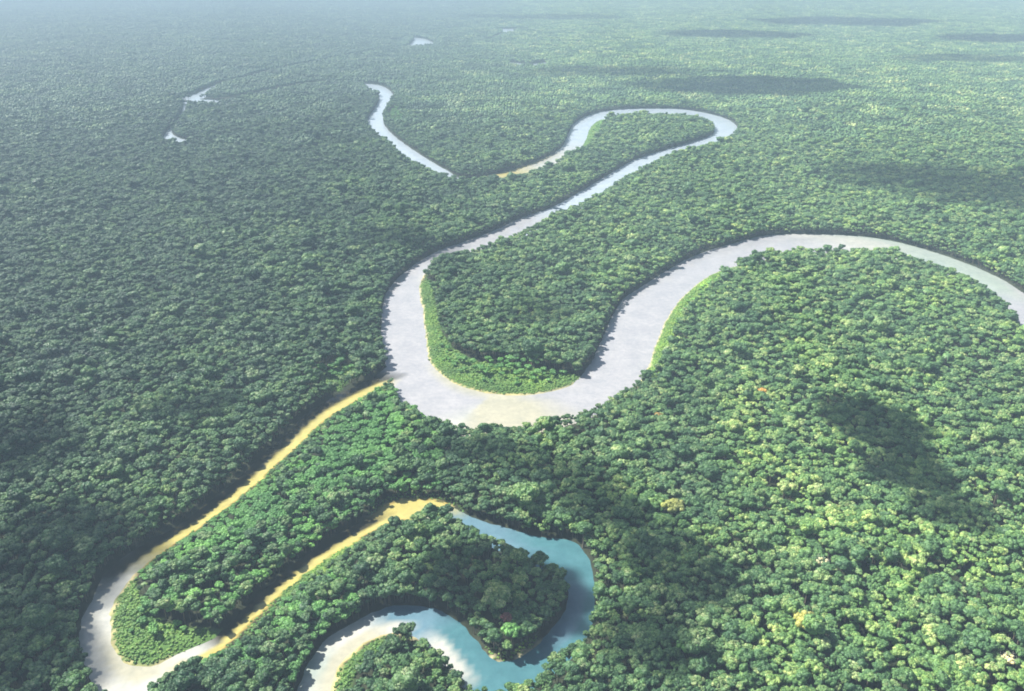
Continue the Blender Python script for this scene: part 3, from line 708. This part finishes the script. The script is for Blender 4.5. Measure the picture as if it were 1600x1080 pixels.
# low shrubs on the river bars and along banks
def shrub_mesh(seed):
    r_ = np.random.default_rng(seed); acc = Acc()
    for k in range(5):
        a = r_.uniform(0, 6.28); q = r_.uniform(0.2, 1.3); t = r_.uniform(0.1, 0.9); rr = r_.uniform(0.6, 1.1); c = np.array((math.cos(a) * q, math.sin(a) * q, rr * 0.5))
        lump(acc, c, rr, 0.8, 1, 0.22, t, r_); leaves(acc, c, rr, 0.8, 20, 0.3, r_, t)
    return acc.mesh('shrub_form', mat_shrub)
shr = [shrub_mesh(80 + k) for k in range(4)]
sx, sy = [], []
for Z in ZONES:
    lo_, hi_ = Z.min(0), Z.max(0); st = 2.7 if lo_[1] < 1600 else 5.0
    X, Y = np.meshgrid(np.arange(lo_[0], hi_[0], st), np.arange(lo_[1], hi_[1], st)); X, Y = X.ravel(), Y.ravel()
    X = X + rng.uniform(-1.3, 1.3, len(X)); Y = Y + rng.uniform(-1.3, 1.3, len(X)); k = in_poly(X, Y, Z); sx.append(X[k]); sy.append(Y[k])
# thin fringe at the foot of all nearer banks
bx, by = scatter(330, 1700, 3.0, 60)
bsd, _, bb = survey(bx, by, 30.0); bwob = noise2(bx, by, 70, 5) * 1.0 + noise2(bx, by, 24, 6) * 0.8
k = (bsd + bwob > np.minimum(bb, 2.4) + 0.4) & (bsd < 7 + bb * 1.4) & (bb > 0.5); sx.append(bx[k]); sy.append(by[k]); nfringe = k.sum()
sx, sy = np.concatenate(sx), np.concatenate(sy)
ssd, _, sb = survey(sx, sy, 30.0); swob = noise2(sx, sy, 70, 5) * 1.0 + noise2(sx, sy, 24, 6) * 0.8
k = ssd + swob > np.minimum(sb, 2.4) + 0.3; sx, sy, ssd = sx[k], sy[k], ssd[k] + swob[k]
sz = np.clip(ssd * 0.22, 0, 2.4) - 0.15
ss = rng.uniform(0.55, 1.15, len(sx)) * np.clip(0.6 + ssd / 30, 0.6, 1.5)
print('shrubs', len(sx))
scatter_object('riverbank_shrubs', np.stack([sx, sy, sz], 1), rng.integers(0, 4, len(sx)), np.stack([ss, ss, ss * rng.uniform(0.6, 1.3, len(sx))], 1), rng.uniform(0, 6.28, len(sx)), shr,
               'low bright green shrubs and grass on the inner banks of the river bends', 'shrubs')

# ------------------------------------------------------------------ clouds above the view; their shadows lie on the forest; lower-left ones are added for shade
def cloud_material(name, dens):
    m, nt = nodes_of(name)
    v = nd(nt, 'ShaderNodeVolumePrincipled'); v.inputs['Density'].default_value = dens; v.inputs['Color'].default_value = (1, 1, 1, 1)
    v.inputs['Anisotropy'].default_value = 0.3
    o = nd(nt, 'ShaderNodeOutputMaterial'); nt.links.new(v.outputs[0], o.inputs['Volume']); return m
mat_dense = cloud_material('dense_cloud_vapour', 0.22); mat_cloud = cloud_material('cloud_vapour', 0.055); mat_thin = cloud_material('thin_cloud_vapour', 0.014); mat_mid = cloud_material('light_cloud_vapour', 0.025)
def cloud(px, py, rx, ry, seed, z=950.0, thick=55.0, mat=None, rot=0.0):
    """shadow wanted around photo pixel (px,py) on the canopy; rx, ry are half sizes in metres"""
    r_ = np.random.default_rng(seed); g = px_to_world(px, py, 16.0); k = (z - 16.0) / SUN_DIR.z
    c = np.array((g[0] + SUN_DIR.x * k, g[1] + SUN_DIR.y * k, z))
    v, f = icosphere(4); d = np.zeros(len(v))
    for j in range(16):
        a = r_.normal(size=3); a /= np.linalg.norm(a); d = np.maximum(d, 0.42 * r_.uniform(0.5, 1) * np.exp(-((1 - v @ a) / 0.10)))
    for j in range(7):
        a = r_.normal(size=3) * (3 + j); d += 0.30 / (3 + j) * np.sin(v @ a + r_.uniform(0, 6))
    q = v * (0.85 + d)[:, None]; q[:, 2] = np.where(q[:, 2] < 0, q[:, 2] * 0.45, q[:, 2])
    q *= np.array((rx, ry, thick)); cr, sr = math.cos(rot), math.sin(rot)
    q = np.stack([q[:, 0] * cr - q[:, 1] * sr, q[:, 0] * sr + q[:, 1] * cr, q[:, 2]], 1)
    me = mesh_np('cloud', q, f, True); me.materials.append(mat or mat_cloud)
    o = bpy.data.objects.new('cloud', me); COL.objects.link(o); o.location = c; o['kind'] = 'structure'
cloud(1368, 668, 44, 60, 1, rot=0.5, thick=20, mat=mat_dense)
cloud(1420, 735, 36, 38, 21, thick=20, mat=mat_dense)
cloud(1480, 800, 34, 30, 22, thick=24)
cloud(1040, 880, 40, 64, 2, rot=0.5, thick=24, mat=mat_cloud)
cloud(955, 795, 40, 30, 24, thick=24)
cloud(785, 905, 56, 44, 3, thick=22, mat=mat_dense)
cloud(1000, 1000, 34, 40, 25, thick=24)
cloud(860, 740, 66, 34, 17, rot=-0.4, thick=30, mat=mat_mid)
cloud(730, 705, 45, 26, 4, thick=26, mat=mat_mid)
cloud(845, 490, 50, 42, 5, mat=mat_mid, thick=26)
cloud(20, 700, 70, 70, 6, mat=mat_mid, thick=34, rot=0.5)  # this and the next three: unseen clouds added to darken the left forest
cloud(300, 640, 50, 40, 26, mat=mat_mid, thick=26, rot=0.5)
cloud(90, 850, 70, 56, 27, thick=26, rot=0.5)
cloud(20, 1000, 50, 54, 16, thick=26)
cloud(620, 375, 90, 60, 18, mat=mat_mid, thick=28)
cloud(1500, 285, 260, 190, 7, thick=70, mat=mat_thin)
cloud(1170, 135, 420, 260, 8, thick=70)
cloud(1140, 54, 450, 280, 9, thick=70)
cloud(1320, 34, 620, 420, 10, thick=80)
cloud(1570, 60, 420, 260, 11, thick=70)
cloud(850, 27, 650, 330, 13, thick=70, mat=mat_thin)
cloud(1510, 92, 420, 170, 14, thick=70, mat=mat_thin)
cloud(960, 113, 380, 170, 15, thick=70, mat=mat_thin)

# ------------------------------------------------------------------ haze
m, nt = nodes_of('haze_air')
v = nd(nt, 'ShaderNodeVolumePrincipled'); v.inputs['Density'].default_value = HAZE_DENSITY; v.inputs['Color'].default_value = HAZE_COLOR
v.inputs['Anisotropy'].default_value = 0.0
o_ = nd(nt, 'ShaderNodeOutputMaterial'); nt.links.new(v.outputs[0], o_.inputs['Volume'])
X0, X1, Y0, Y1, Z0, Z1 = -26500, 26500, -3500, 30500, -4.0, 462.0
hv = [(x, y, z) for z in (Z0, Z1) for y in (Y0, Y1) for x in (X0, X1)]
hf = [(0, 2, 3, 1), (4, 5, 7, 6), (0, 1, 5, 4), (2, 6, 7, 3), (0, 4, 6, 2), (1, 3, 7, 5)]
me = mesh_np('haze', hv, hf); me.materials.append(m)
hz_o = bpy.data.objects.new('haze', me); COL.objects.link(hz_o); hz_o['kind'] = 'stuff'; hz_o['label'] = 'pale blue haze over the far rainforest'; hz_o['category'] = 'haze'
